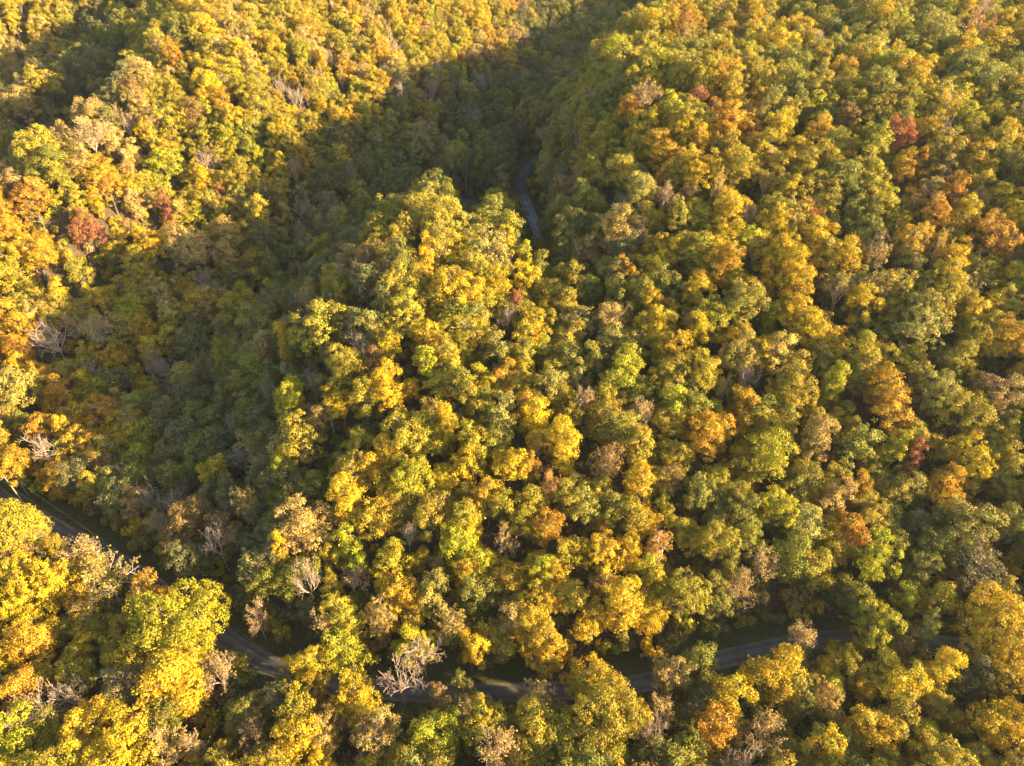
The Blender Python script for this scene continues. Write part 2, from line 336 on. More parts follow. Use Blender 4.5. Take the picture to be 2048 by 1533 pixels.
def leafy_tree(seed, Rr, H, base, nleaf, leaf=0.30, form='round', ragged=0.0):
    """returns wood (V,F), leaves (V,F,tone,spray); crown radius Rr, top at H, lowest leaves at base"""
    rng = np.random.default_rng(seed); W = Wood(); lobes = []
    ch = H - base; cz = base + ch * (0.50 if form != 'upright' else 0.45)
    if form == 'upright':
        nl = 13
        for k in range(nl):
            f = (k + 0.5) / nl; z = base + ch * (0.10 + 0.82 * f)
            w = Rr * (math.sin(math.pi * (0.22 + 0.74 * (1 - f) * 0.85)) ** 0.9) * (1.0 if f < 0.9 else 0.7)
            a = k * 2.4 + rng.random(); rl = Rr * (0.34 + 0.2 * rng.random()) * (1 - 0.35 * f)
            off = max(0, w - rl) * (0.5 + 0.5 * rng.random()); lobes.append((np.array([math.cos(a) * off, math.sin(a) * off, z]), rl * 1.15))
        lobes.append((np.array([0, 0, H - Rr * 0.30]), Rr * 0.30))
    else:
        # two to four leaders, each with its own dome of boughs, so that no crown is a ball
        ns = 2 + int(Rr > 4) + int(rng.random() < 0.5); a0 = rng.random() * 6.28
        for si in range(ns):
            a1 = a0 + si * 2 * math.pi / ns + rng.normal() * 0.35; off = Rr * (0.36 + 0.12 * rng.random()); rs = Rr * (0.56 + 0.14 * rng.random())
            hz = H - (0 if si == 0 else (0.06 + 0.16 * rng.random()) * ch); sc = np.array([math.cos(a1) * off, math.sin(a1) * off, 0.0])
            sh_ = (hz - base) * (0.8 + 0.2 * rng.random()); nl = int(5 + Rr * 0.9)
            for k in range(nl):
                f = (k + 0.5) / nl; a = k * 2.399963 + rng.random() * 0.9; zc = 1 - 1.7 * f
                rr = math.sqrt(max(0.05, 1 - zc * zc)); rl = Rr * (0.15 + 0.22 * rng.random()); wob = 0.75 + 0.5 * rng.random()
                c = sc + np.array([math.cos(a) * rr * (rs - rl * 0.6) * wob, math.sin(a) * rr * (rs - rl * 0.6) * wob, 0])
                c[2] = hz - sh_ * 0.5 + zc * (sh_ * 0.5 - rl * 0.7) * (0.88 + 0.2 * rng.random())
                lobes.append((c, rl * (1.15 if zc > 0 else 0.95)))
        lobes.append((np.array([0, 0, cz]), Rr * 0.45))
    LC = np.array([l[0] for l in lobes]); LR = np.array([l[1] for l in lobes]); ctr = np.array([0, 0, cz - ch * 0.15])
    cl = []                                                    # leaf sprays sit on the skins of the boughs
    for c, r in lobes:
        m = int(max(7, 9.5 * (r / 1.1) ** 2)); d = unit(rng.normal(size=(m, 3)) + unit(c - ctr) * 0.55 + np.array([0, 0, 0.25]))
        p = c + d * r * (0.80 + 0.30 * rng.random((m, 1))) * np.array([1, 1, 0.88])
        inside = np.min(np.linalg.norm(p[:, None] - LC[None], axis=2) / LR[None], axis=1) < 0.62
        for q, dd in zip(p[~inside], d[~inside]): cl.append((q, dd))
    if ragged: cl = [c for c in cl if rng.random() > ragged]
    P = np.array([c[0] for c in cl]); D = np.array([c[1] for c in cl]); m = len(P)
    per = rng.integers(int(nleaf / m * 0.6), int(nleaf / m * 1.4) + 1, m); idx = np.repeat(np.arange(m), per); n = len(idx)
    cr = (0.55 + 0.45 * rng.random(m)) * (0.95 if ragged < 0.2 else 0.8)
    d = unit(rng.normal(size=(n, 3)) + D[idx] * 0.9)
    C = P[idx] + d * cr[idx][:, None] * (0.30 + 0.95 * rng.random((n, 1)) ** 0.8) * np.array([1, 1, 0.8])
    V, F = leaf_quads(rng, C, d * 0.7 + D[idx] * 0.5, leaf)
    spray = np.clip(rng.random(m) + 0.0, 0, 1)[idx]; tone = rng.random(n)
    # wood: a tapering trunk, a limb to every bough, twigs to the sprays
    top = np.array([rng.normal() * 0.3, rng.normal() * 0.3, H * 0.80]); tr = 0.022 * H + 0.01 * Rr
    tp = bent(rng, (0, 0, -0.6), top, 7, 0.02); W.tube(tp, np.linspace(tr, tr * 0.28, 7), 7)
    for c, r in lobes:
        zt = min(max(c[2] - np.hypot(c[0], c[1]) * 0.8 - 1.0, base * 0.7), H * 0.76); j = np.clip((zt + 0.6) / (top[2] + 0.6), 0, 1)
        s = tp[0] + (tp[-1] - tp[0]) * j; W.tube(bent(rng, s, c, 5, 0.08), np.linspace(tr * 0.42, 0.05, 5), 4)
        near = np.argsort(np.linalg.norm(P - c, axis=1))[:7]
        for q in P[near]: W.tube(bent(rng, c, q, 3, 0.1), [0.05, 0.035, 0.02], 3)
    return W.arrays(), (V, F, tone, spray)

def twiggy_tree(seed, Rr, H, nleaf, leaf=0.28, depth=3):
    """an open crown: all its branches show; nleaf may be 0 (bare)"""
    rng = np.random.default_rng(seed); W = Wood(); tips = []
    tr = 0.018 * H; fork = H * (0.36 + 0.1 * rng.random())
    tp = bent(rng, (0, 0, -0.6), (rng.normal() * 0.3, rng.normal() * 0.3, fork), 5, 0.02); W.tube(tp, np.linspace(tr, tr * 0.72, 5), 7)
    nl = 6
    for k in range(nl):
        a = k * 2 * math.pi / nl + rng.random() * 0.7; lean = (0.45 + 0.75 * rng.random()) if k else 0.08
        s = tp[-1] * (0.86 + 0.14 * rng.random()); L = (H - fork) * (0.80 if k else 0.88)
        dd = np.array([math.cos(a) * lean * Rr / 4.5, math.sin(a) * lean * Rr / 4.5, 1.0])
        grow(rng, W, s, dd, L, tr * 0.62, depth, tips, 0.78)
    V, F = W.arrays(); top = V[:, 2].max(); rad = np.percentile(np.hypot(V[:, 0], V[:, 1]), 98)
    k = np.array([Rr / rad, Rr / rad, H / top]); big = V[:, 2] > fork
    V = V * k; tips = np.array(tips) * k
    leaves = None
    if nleaf:
        T = tips[tips[:, 2] > H * 0.36]; idx = rng.integers(0, len(T), nleaf); keep = rng.random(len(T))
        idx = idx[keep[idx] < 0.8]; n = len(idx); d = unit(rng.normal(size=(n, 3)))
        C = T[idx] + d * 0.55 * rng.random((n, 1)) ** 0.6
        LV, LF = leaf_quads(rng, C, d + np.array([0, 0, 0.5]), leaf); leaves = (LV, LF, rng.random(n), keep[idx])
    return (V, F), leaves

def dead_pine(seed, H):
    rng = np.random.default_rng(seed); W = Wood(); W.tube(bent(rng, (0, 0, -0.5), (0.2, 0.1, H), 6, 0.01), np.linspace(0.22, 0.03, 6), 6)
    for k in range(46):
        z = H * (0.35 + 0.64 * k / 46); L = (H - z) * 0.22 + 0.5; a = k * 2.4; L *= 0.6 + 0.6 * rng.random()
        W.tube(bent(rng, (0, 0, z), (math.cos(a) * L, math.sin(a) * L, z - 0.1 * L), 4, 0.08), [0.06, 0.045, 0.03, 0.02], 3)
        for t in (0.4, 0.65, 0.85):
            s = np.array([math.cos(a) * L * t, math.sin(a) * L * t, z - 0.1 * L * t]); e = s + np.array([rng.normal() * 0.3, rng.normal() * 0.3, -0.25])
            W.tube(np.array([s, (s + e) / 2, e]), [0.025, 0.02, 0.015], 3)
    return W.arrays()

SHAPES = {}      # name -> list of dicts(R, H, crown mesh, trunk mesh, arrays)
def shape(kind, wood, leaves, Rr, H, bark):
    d = dict(R=Rr, H=H, wood=wood, leaves=leaves, bark=bark)
    SHAPES.setdefault(kind, []).append(d)
for k in range(6): w, l = leafy_tree(100 + k, 3.2, 14.5, 3.2, 6500, 0.245); shape('small', w, l, 3.2, 14.5, BARK)
for k in range(9): w, l = leafy_tree(200 + k, 4.7, 17.0, 3.6, 13000, 0.245, ragged=0.08 + 0.02 * k); shape('round', w, l, 4.7, 17.0, BARK)
for k in range(5): w, l = leafy_tree(300 + k, 7.0, 19.5, 4.0, 26000, 0.26, ragged=0.10 + 0.03 * k); shape('broad', w, l, 7.0, 19.5, BARK)
for k in range(5): w, l = leafy_tree(400 + k, 3.2, 19.0, 4.0, 10000, 0.245, form='upright'); shape('upright', w, l, 3.2, 19.0, BARK)
for k in range(5): w, l = leafy_tree(450 + k, 4.6, 16.5, 4.0, 6500, 0.235, ragged=0.40); shape('open', w, l, 4.6, 16.5, PALE_BARK)
for k in range(5): w, l = twiggy_tree(500 + k, 4.3, 16.5, 2200, 0.24); shape('thin', w, l, 4.3, 16.5, PALE_BARK)
for k in range(5): w, l = twiggy_tree(600 + k, 4.3, 16.5, 0); shape('bare', w, None, 4.3, 16.5, PALE_BARK)
for kind, lst in SHAPES.items():
    for s in lst:
        s['trunk'] = np_mesh(kind + '_trunk', *[s['wood'][0]], [s['wood'][1]], [s['bark']], smooth=True)
        if s['leaves']: V, F, t, sp = s['leaves']; s['crown'] = np_mesh(kind + '_crown', V, [F], [LEAF], attrs={'tone': t, 'spray': sp})

# shapes for the mass of the forest behind: wood and leaves in one mesh
def joined(name, s):
    V0, F0 = s['wood']
    if not s['leaves']: return np_mesh(name, V0, [F0], [s['bark']])
    V1, F1, t, sp = s['leaves']; n0 = len(F0)
    return np_mesh(name, np.vstack([V0, V1]), [F0, F1 + len(V0)], [s['bark'], LEAF_MASS], np.r_[np.zeros(n0), np.ones(len(F1))],
                   {'tone': np.r_[np.zeros(n0), t], 'spray': np.r_[np.zeros(n0), sp]})
def shrub(seed, Rr, H, n):
    rng = np.random.default_rng(seed); W = Wood(); P = []
    for k in range(9):
        a = rng.random() * 6.28; r = Rr * rng.random() ** 0.5 * 0.75; e = np.array([math.cos(a) * r, math.sin(a) * r, H * (0.45 + 0.45 * rng.random())])
        W.tube(bent(rng, (0, 0, -0.1), e, 3, 0.1), [0.05, 0.035, 0.02], 3); P.append(e)
    P = np.array(P); idx = rng.integers(0, 9, n); d = unit(rng.normal(size=(n, 3)) + np.array([0, 0, 0.4]))
    C = P[idx] + d * Rr * 0.42 * (0.5 + 0.6 * rng.random((n, 1))); C[:, 2] = np.maximum(C[:, 2], 0.1)
    V, F = leaf_quads(rng, C, d, 0.26); return W.arrays(), (V, F, rng.random(n), rng.random(9)[idx])

# ------------------------------------------------------------------ the forest: colours
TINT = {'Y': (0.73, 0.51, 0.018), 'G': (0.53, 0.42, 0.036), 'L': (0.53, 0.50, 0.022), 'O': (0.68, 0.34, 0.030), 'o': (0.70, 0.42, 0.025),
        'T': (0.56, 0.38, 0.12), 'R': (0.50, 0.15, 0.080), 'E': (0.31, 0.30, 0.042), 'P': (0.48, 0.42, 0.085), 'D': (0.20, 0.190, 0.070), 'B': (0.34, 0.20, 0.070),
        'W': (0.68, 0.49, 0.14)}
COLOUR_WORDS = {'Y': 'bright yellow', 'G': 'golden olive', 'L': 'lime green', 'O': 'orange', 'o': 'orange gold', 'T': 'tan', 'R': 'red',
                'E': 'green', 'P': 'pale sage green', 'D': 'dark olive', 'B': 'russet brown', 'W': 'cream gold'}
# which colours stand where: the land seen from the drone in cells of 128 x 128 photo pixels
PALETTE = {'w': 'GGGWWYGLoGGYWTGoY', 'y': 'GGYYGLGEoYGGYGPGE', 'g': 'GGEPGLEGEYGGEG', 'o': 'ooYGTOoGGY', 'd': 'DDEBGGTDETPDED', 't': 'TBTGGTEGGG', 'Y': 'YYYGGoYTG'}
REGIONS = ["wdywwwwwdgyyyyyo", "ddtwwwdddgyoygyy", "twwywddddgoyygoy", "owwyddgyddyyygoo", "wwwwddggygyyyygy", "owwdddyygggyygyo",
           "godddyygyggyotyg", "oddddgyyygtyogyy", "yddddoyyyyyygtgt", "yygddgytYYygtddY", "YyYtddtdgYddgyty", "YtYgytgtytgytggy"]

def photo_xy(p):
    """where a world point stands in the view (photo pixels) and how deep"""
    x, y, z = p; c, s = math.cos(PITCH), math.sin(PITCH); dz = z - CAM_H
    depth = y * c - dz * s; up = y * s + dz * c
    if depth < 1: return (-9999, -9999, 1)
    return 1024 + FPX * x / depth, 766 - FPX * up / depth, depth
def spot(px, py, h):
    """the place on the ground under a crown seen at (px, py) whose middle is h above the ground"""
    dx = (px - 1024) / FPX; dy = -(py - 766) / FPX
    d = np.array([dx, math.cos(PITCH) + dy * math.sin(PITCH), -math.sin(PITCH) + dy * math.cos(PITCH)])
    t = 90.0
    while t < 900:
        q = d * t
        if CAM_H + q[2] < ground_z(q[0], q[1]) + h: break
        t += 0.7
    return q[0], q[1], t * float(np.linalg.norm(d))

# trees one can pick out, as (photo x, photo y, crown radius in photo pixels, colour, form)
# forms: r rounded, u upright, o open and see-through, t thin with branches showing, b bare
NOTED = """
418,325,28,T,b 590,200,25,T,b 180,270,45,W,t 38,205,28,T,r 140,120,22,G,r 85,160,28,G,r 350,110,18,O,u 330,155,20,T,r 235,25,20,L,r 275,70,26,G,r
170,455,28,R,r 330,415,15,R,u 440,388,9,R,r 375,490,50,W,r 455,470,34,W,r 525,430,28,G,u 210,365,28,o,r 60,395,32,O,r 300,480,36,Y,r 325,580,32,W,r
320,330,36,L,r 110,620,30,G,r 110,685,46,T,b 190,670,36,W,t 25,700,27,O,r 20,775,42,P,r 120,790,33,O,r 82,862,24,O,r 90,905,36,T,b 15,930,24,o,r
395,690,34,D,r 470,560,26,D,r 408,565,24,T,b 330,740,32,T,b 355,795,24,T,b 230,760,28,D,r 205,930,25,B,r 600,550,23,B,r 640,550,34,D,r 655,405,26,D,o
960,170,20,T,b 865,180,20,T,b 855,235,12,G,u 940,120,18,B,r 605,480,22,B,t 375,1030,36,B,r 425,945,28,Y,r 345,950,26,E,r 435,1090,36,T,b 485,915,26,T,b
300,1000,26,T,b 250,950,26,T,b 275,955,24,E,r 20,1060,50,G,r 165,1110,46,W,t 45,1095,38,O,t 50,1175,55,Y,r 125,1150,42,Y,r 205,1160,52,G,t 300,1195,32,O,r
345,1245,72,L,r 352,1275,20,T,b 350,1370,56,Y,u 50,1290,36,o,r 25,1375,32,O,r 75,1410,50,T,b 150,1390,36,T,b 180,1455,46,Y,r 235,1495,52,Y,r 5,1475,46,L,r
440,1345,38,T,t 335,1505,36,W,t 290,1455,26,T,b 390,1490,26,T,t 505,1480,32,B,t 250,1375,40,D,o 330,1430,30,E,r 615,1345,39,Y,r 590,1430,34,G,r 590,1492,42,Y,r
715,1390,43,Y,r 800,1365,56,T,b 845,1335,42,T,b 870,1460,46,L,r 745,1455,44,T,o 925,1425,30,T,t 888,1395,21,B,r 932,1370,21,E,r 985,1505,60,T,t 1090,1310,40,o,r
1075,1390,34,T,t 1215,1420,68,G,r 1165,1345,38,Y,r 1300,1475,42,T,b 1340,1340,34,T,o 1390,1315,33,E,r 1320,1430,30,T,t 1460,1390,34,Y,r 1435,1455,36,O,r
1550,1345,46,Y,r 1595,1270,35,T,t 1745,1240,42,L,r 1815,1195,30,L,r 1880,1335,29,Y,u 1995,1240,62,Y,r 2015,1340,42,o,r 1790,1350,42,Y,r 1640,1390,33,T,o
1520,1480,44,T,t 1655,1500,32,Y,r 1750,1455,42,Y,r 2000,1455,46,Y,r 1070,1220,46,Y,r 1240,1200,44,Y,u 1140,1190,34,G,r 620,1165,40,T,b 562,1105,20,Y,u
695,1005,38,Y,u 615,1040,60,W,r 565,942,22,L,r 605,875,44,G,r 580,795,40,L,r 705,940,38,G,o 805,870,50,G,r 885,850,28,Y,u 770,765,42,Y,r 725,790,34,G,r
640,640,60,G,r 572,685,24,o,u 545,590,18,Y,u 740,655,30,P,r 805,625,40,G,r 910,570,54,Y,r 975,500,56,P,r 870,430,50,G,r 876,372,20,G,u 790,410,24,W,r
755,465,34,G,r 690,500,30,Y,r 650,610,26,D,r 800,520,40,E,r 735,560,36,D,r 1010,640,26,T,b 1036,612,17,R,r 1000,690,38,E,r 1076,700,22,L,r 1005,750,28,o,r
1100,770,32,P,r 1165,805,30,T,t 1285,825,30,T,t 1128,890,36,Y,u 1020,930,38,Y,r 975,990,30,o,r 1000,835,38,P,r 830,960,44,L,r 1100,975,28,O,t 1168,1010,32,P,r
1205,1100,40,Y,r 1285,965,34,Y,u 1265,1030,34,G,r 1332,1022,22,L,r 1325,1095,40,O,t 1435,1085,42,G,r 1095,1055,32,O,r 1340,960,30,B,o 1210,920,36,B,o
1540,905,55,L,r 1635,880,32,T,u 1700,1065,31,O,r 1755,1110,42,L,r 1665,990,32,T,r 1780,805,48,o,r 1868,790,36,P,r 1930,820,42,G,r 1995,785,36,T,r
1950,915,38,Y,r 2018,915,28,G,r 1885,975,34,o,r 1930,1040,46,P,r 1832,910,19,R,r 1792,900,22,L,r 1728,975,22,o,r 1665,765,22,L,u 1715,890,34,E,r
1600,960,34,E,r 1350,800,34,L,r 1420,865,44,o,r 1480,800,34,o,r 1490,600,44,P,r 1250,540,19,O,r 1168,500,26,T,r 1150,560,32,G,r 1280,380,36,P,r 1445,520,44,o,r
1545,440,34,Y,r 1622,432,22,R,o 1750,500,32,T,o 1985,465,40,O,r 2015,670,36,o,r 1865,430,32,O,r 1800,268,30,R,r 1700,510,34,Y,r 1380,52,32,O,r 1455,72,22,O,r
1395,203,18,R,r 1292,195,38,T,t 1260,220,25,O,r 1330,348,18,O,r 1955,55,46,O,t 1695,235,22,B,r 1640,265,24,o,r 1690,145,28,o,r 1135,190,32,G,r 1185,160,26,G,r
1130,235,26,T,b 1290,90,26,G,r 1215,280,34,G,r 1250,340,34,G,r 1655,500,30,G,r 1600,640,40,Y,r 1850,640,50,P,r 1890,560,36,G,r 1740,330,30,G,r 1620,330,28,G,r
1900,300,34,G,r 1960,330,34,o,r 1560,250,30,Y,r 1480,330,34,G,r 1400,330,40,Y,r 1450,420,36,Y,r 1360,430,34,G,r 1330,560,34,E,r 1400,650,36,Y,r 1300,640,38,Y,r
1220,640,34,W,r 1250,740,42,L,r 1340,700,40,Y,r 1400,740,36,G,r 1480,700,40,P,r 1560,700,36,W,r 1590,560,36,Y,r 1720,600,34,Y,r 1640,720,20,P,r 500,1250,30,T,t
780,1110,34,G,r 700,1090,36,L,r 850,1040,32,G,r 920,1090,36,L,r 860,1180,34,P,r 760,1230,34,T,o 830,1290,36,L,r 940,1290,34,Y,r 690,1300,36,L,r 650,1250,32,T,t
900,1240,34,T,o 1010,1080,28,W,t 960,1180,38,E,r 1140,1100,34,G,r 1230,1010,30,E,r 1370,1180,42,G,r 1300,1150,36,L,r 1480,1180,34,T,t 1520,1120,38,T,t 1560,1020,42,L,r
1630,1130,32,G,r 1470,1010,40,E,r 1400,980,40,E,r 1850,1130,30,E,o 1960,1130,44,D,o 2020,1050,34,E,r 1700,1180,32,E,r 1880,1200,28,G,r 1940,1350,32,D,r 1800,1440,32,G,r
"""
CAN = dict(r=0.70, u=0.66, o=0.68, t=0.66, b=0.62)
TREES = []       # dict(x, y, r, h, form, code, noted)
def road_ok(x, y, r): return road_dist(x, y) > 2.6 + 0.22 * r
for w in NOTED.split():
    px, py, rp, code, form = w.split(','); px = float(px); py = float(py); rp = float(rp)
    h = 16.0; x, y, dist = spot(px, py, h * CAN[form])
    r = max(1.8, rp * dist / FPX * 0.84); FAC = 0.96 if py > 1290 or (px < 420 and py > 1010) else 0.9 if py > 700 else 0.84; r = max(1.8, rp * dist / FPX * FAC); h = min(21.0, max(10.5, 11.5 + r * 1.0 + (3.5 if form == 'u' else 0)))
    x, y, dist = spot(px, py, h * CAN[form] * 1.02); r = max(1.8, rp * dist / FPX * FAC)
    for _ in range(40):                                         # a trunk never stands on the asphalt
        if road_ok(x, y, 2): break
        P = LOW if dist_to(LOW, x, y) < dist_to(UPR, x, y) else UPR
        k = int(np.argmin(np.hypot(P[:, 0] - x, P[:, 1] - y))); v = np.array([x, y]) - P[k, :2]; v /= np.linalg.norm(v) + 1e-6
        x += v[0] * 0.3; y += v[1] * 0.3
    TREES.append(dict(x=x, y=y, r=r, h=h, form=form, code=code, noted=True, px=px, py=py, rp=rp))
SPECIAL = [(*spot(760, 300, 9.0)[:2], 1.6, 15.0), (*spot(145, 1312, 4.0)[:2], 1.8, 8.0)]
NX = np.array([(t['x'], t['y'], t['r'], t['h']) for t in TREES] + SPECIAL)

# the lanes can be seen from the drone at these places: nothing tall stands in between
SIGHT = []
for px, py in ((95, 1052), (130, 1073), (425, 1262), (455, 1282), (495, 1305), (540, 1332), (660, 1374), (890, 1386), (940, 1388), (1000, 1389),
               (1275, 1376), (1440, 1332), (1470, 1321), (1640, 1287), (1675, 1284), (1925, 1302)):
    X, Y, _ = spot(px, py, 0.3); SIGHT.append((X, Y, ground_z(X, Y) + 0.5))
for p in UPR:
    if p[0] > 3.0 and 199 < p[1] < 250 and p[2] > 11: SIGHT.append((p[0], p[1], p[2] + 0.4))
    if -19 < p[0] < -12 or -106 < p[0] < -100: SIGHT.append((p[0], p[1], p[2] + 0.4))
SIGHT = np.array(SIGHT)
def blocks(x, y, r, h):
    # does a crown (radius r, height h) at (x, y) cut one of those lines of sight?
    D = SIGHT - np.array([0, 0, CAM_H]); L2 = D[:, 0] ** 2 + D[:, 1] ** 2
    u = np.clip((D[:, 0] * x + D[:, 1] * y) / L2, 0, 1); off = np.hypot(D[:, 0] * u - x, D[:, 1] * u - y); z = CAM_H + D[:, 2] * u
    gz = ground_z(x, y); return bool(np.any((off < r * 0.8) & (z < gz + h + 0.5) & (u < 0.995)))

# the rest of the forest: a jittered stand of trees, thinned round the noted ones and off the roads
rng = np.random.default_rng(77)
ST = 4.7
for gy in np.arange(8, 470, ST):
    for gx in np.arange(-330, 300, ST):
        x = gx + rng.uniform(-2.0, 2.0); y = gy + rng.uniform(-2.0, 2.0); q0, q1, q2, q3, q4 = rng.random(5)
        if x > 60 + 0.95 * y + 60 or x < -(40 + 0.80 * y + 40): continue
        dl_, du_ = dist_to(LOW, x, y), dist_to(UPR, x, y)
        k = int(np.argmin(np.hypot(LOW[:, 0] - x, LOW[:, 1] - y))); north = y > LOW[k, 1]
        if dl_ < (6.2 if north else 4.2) or du_ < 4.2: continue
        r = 2.3 + 2.6 * q0 ** 1.7; h = 10.5 + r * 1.1 + 5.5 * (q1 - 0.4)
        d = np.hypot(NX[:, 0] - x, NX[:, 1] - y); room = np.min(d - NX[:, 2] * 0.72)
        if room < r * 0.2: continue
        # a tree that would stand between the drone and a noted tree is a younger, lower one
        gz = ground_z(x, y); px, py, dep = photo_xy((x, y, gz + h * 0.7))
        inf = -150 < px < 2200 and -150 < py < 1700
        if room < r * 1.4: h *= 0.80; r *= 0.85
        if blocks(x, y, r, h): continue
        if -0.5 < x < 6 and 198 < y < 256: continue                # mown bank inside the upper bend
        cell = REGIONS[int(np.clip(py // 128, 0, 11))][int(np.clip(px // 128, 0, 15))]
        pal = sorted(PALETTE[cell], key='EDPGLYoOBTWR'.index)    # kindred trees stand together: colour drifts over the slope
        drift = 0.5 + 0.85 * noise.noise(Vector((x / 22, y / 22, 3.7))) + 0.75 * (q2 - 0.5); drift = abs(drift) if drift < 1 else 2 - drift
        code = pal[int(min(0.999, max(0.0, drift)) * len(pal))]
        if y > 250: r *= 0.82; h *= 0.92
        form = 'r' if q3 < 0.66 else 'u' if q3 < 0.83 else 'o' if q3 < 0.93 else 't' if q3 < 0.98 else 'b'
        if cell == 'd' and q4 < 0.10: form = 'b' if q4 < 0.05 else 't'
        if code == 'T' and form == 'r' and q4 < 0.5: form = 't'
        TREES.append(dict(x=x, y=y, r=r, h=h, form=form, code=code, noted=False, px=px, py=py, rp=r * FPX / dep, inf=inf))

ORD = {'r': 'round', 'u': 'upright', 'o': 'open', 't': 'thin', 'b': 'bare'}
def pick_shape(t, rr):
    k = ORD[t['form']]
    if k == 'round': k = 'small' if t['r'] < 3.5 else 'round' if t['r'] < 5.8 else 'broad'
    i = rr.randrange(len(SHAPES[k])); return k, i
def own_tint(t, rr):
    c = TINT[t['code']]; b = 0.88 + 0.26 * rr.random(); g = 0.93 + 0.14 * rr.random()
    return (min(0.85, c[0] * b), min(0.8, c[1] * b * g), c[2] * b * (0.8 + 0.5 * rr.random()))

# which trees stand in the open view: march from the crown top to the drone over the canopy
def in_view(t):
    z = ground_z(t['x'], t['y']) + t['h'] * 0.92; v = np.array([-t['x'], -t['y'], CAM_H - z]); L = np.linalg.norm(v); v /= L
    s = np.arange(7.0, min(L, 140), 2.5); X = t['x'] + v[0] * s; Y = t['y'] + v[1] * s; Z = z + v[2] * s
    return not np.any(Z < ground_zs(X, Y) + 9.5)
cand = [t for t in TREES if not t['noted'] and t['form'] not in 'b' and 5 < t['px'] < 2043 and 5 < t['py'] < 1528 and in_view(t)]
cand.sort(key=lambda t: -t['rp'])
n_leafy = sum(1 for t in TREES if t['noted'] and t['form'] != 'b')
solo = [t for t in TREES if t['noted']] + cand[:max(0, 300 - n_leafy)]
ids = set(id(t) for t in solo); mass = [t for t in TREES if id(t) not in ids]
print('noted', len([t for t in TREES if t['noted']]), 'solo', len(solo), 'mass', len(mass))

# ------------------------------------------------------------------ words that single each tree out
def zone(t):
    x, y = t['x'], t['y']; px, py = t['px'], t['py']
    k = int(np.argmin(np.hypot(LOW[:, 0] - x, LOW[:, 1] - y)))
    if y < LOW[k, 1]: return 'on the near side of the lower road'
    if dist_to(LOW, x, y) < 16: return 'on the bank above the lower road'
    if dist_to(UPR, x, y) < 12 and x > -20: return 'beside the upper road'
    if x > 24: return 'on the right hillside'
    if -60 < x and y < 192: return 'on the central spur' if x > -48 else 'on the spur\'s shaded flank'
    if x < -75 and y > 150 or y > 265: return 'on the far left slope'
    return 'in the shaded valley'
FORM_WORDS = {'r': 'rounded', 'u': 'narrow upright', 'o': 'loose crowned', 't': 'thinly leaved', 'b': 'bare'}
def side(a, b):
    dx = a['px'] - b['px']; dy = a['py'] - b['py']
    return ('right of' if dx > 0 else 'left of') if abs(dx) > abs(dy) else ('below' if dy > 0 else 'above')
used = {}
def size_word(t): return 'small' if t['rp'] < 26 else 'large' if t['rp'] > 44 else 'mid-sized'
def place_words(t):
    v = ['top edge', 'upper part', 'middle', 'lower part', 'bottom edge'][min(4, int(t['py'] / 307))]
    return v
def word(n): return ('a bare tree' if n['form'] == 'b' else ('an ' if COLOUR_WORDS[n['code']][0] == 'o' else 'a ') + COLOUR_WORDS[n['code']] + ' one')
def label_for(t):
    near = sorted((n for n in solo if n is not t), key=lambda n: (n['px'] - t['px']) ** 2 + (n['py'] - t['py']) ** 2)[:9]
    near.sort(key=lambda n: (n['code'] == t['code']) - (n['code'] in 'ROBL') * 0.5 - (n['form'] == 'b') * 0.4)
    fw = FORM_WORDS[t['form']]; fw = ('rounded' if t['rp'] > 30 else 'round') if t['form'] == 'r' else fw
    what = f"{fw} tree" if t['form'] == 'b' else f"{fw} {COLOUR_WORDS[t['code']]} tree"
    opts = [f"{size_word(t)} {what} {zone(t)}, {side(t, n)} {word(n)}" for n in near[:5]]
    for a in range(len(near)):
        for b in range(a + 1, len(near)):
            opts.append(f"{size_word(t)} {what} {side(t, near[a])} {word(near[a])} and {side(t, near[b])} {word(near[b])}")
    for lab in opts:
        if len(lab.split()) <= 16 and lab not in used: used[lab] = 1; return lab
    for n in near:
        for m in near:
            lab = f"{what} {side(t, n)} {word(n)} and {side(t, m)} {word(m)}"
            if n is not m and len(lab.split()) <= 16 and lab not in used: used[lab] = 1; return lab
    for n in near:
        lab = f"{what} {side(t, n)} {word(n)}"
        if lab not in used: break
    used[lab] = 1; return lab

rr = random.Random(9)
def place(t):
    kind, i = pick_shape(t, rr); s = SHAPES[kind][i]; bare = t['form'] == 'b'
    name = 'bare_tree' if bare else 'broadleaf_tree'
    o = bpy.data.objects.new(name, None); COL.objects.link(o); o.empty_display_size = 0.5
    o.location = (t['x'], t['y'], ground_z(t['x'], t['y'])); o.rotation_euler = (rr.uniform(-.04, .04), rr.uniform(-.04, .04), rr.uniform(0, 6.283))
    k = t['r'] / s['R']; o.scale = (k * rr.uniform(.94, 1.08), k * rr.uniform(.94, 1.08), t['h'] / s['H'])
    tag(o, label_for(t), 'bare tree' if bare else 'tree', 'bare trees standing in the forest' if bare else 'autumn trees of the hillside forest')
    a = bpy.data.objects.new('trunk', s['trunk']); COL.objects.link(a); a.parent = o
    if 'branches' in s: b = bpy.data.objects.new('branches', s['branches']); COL.objects.link(b); b.parent = o
    if 'crown' in s:
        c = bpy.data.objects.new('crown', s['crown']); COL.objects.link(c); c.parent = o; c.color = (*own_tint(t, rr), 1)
# thin and bare trees: the trunk is one mesh, the branches another
for kind in ('bare', 'thin'):
    for s in SHAPES[kind]:
        V, F = s['wood']; n = 35; nf = 28
        s['trunk'] = np_mesh('trunk', V[:n], [F[:nf]], [s['bark']], smooth=True)
        s['branches'] = np_mesh('branches', V[n:], [F[nf:] - n], [s['bark']], smooth=True)
for t in solo: place(t)

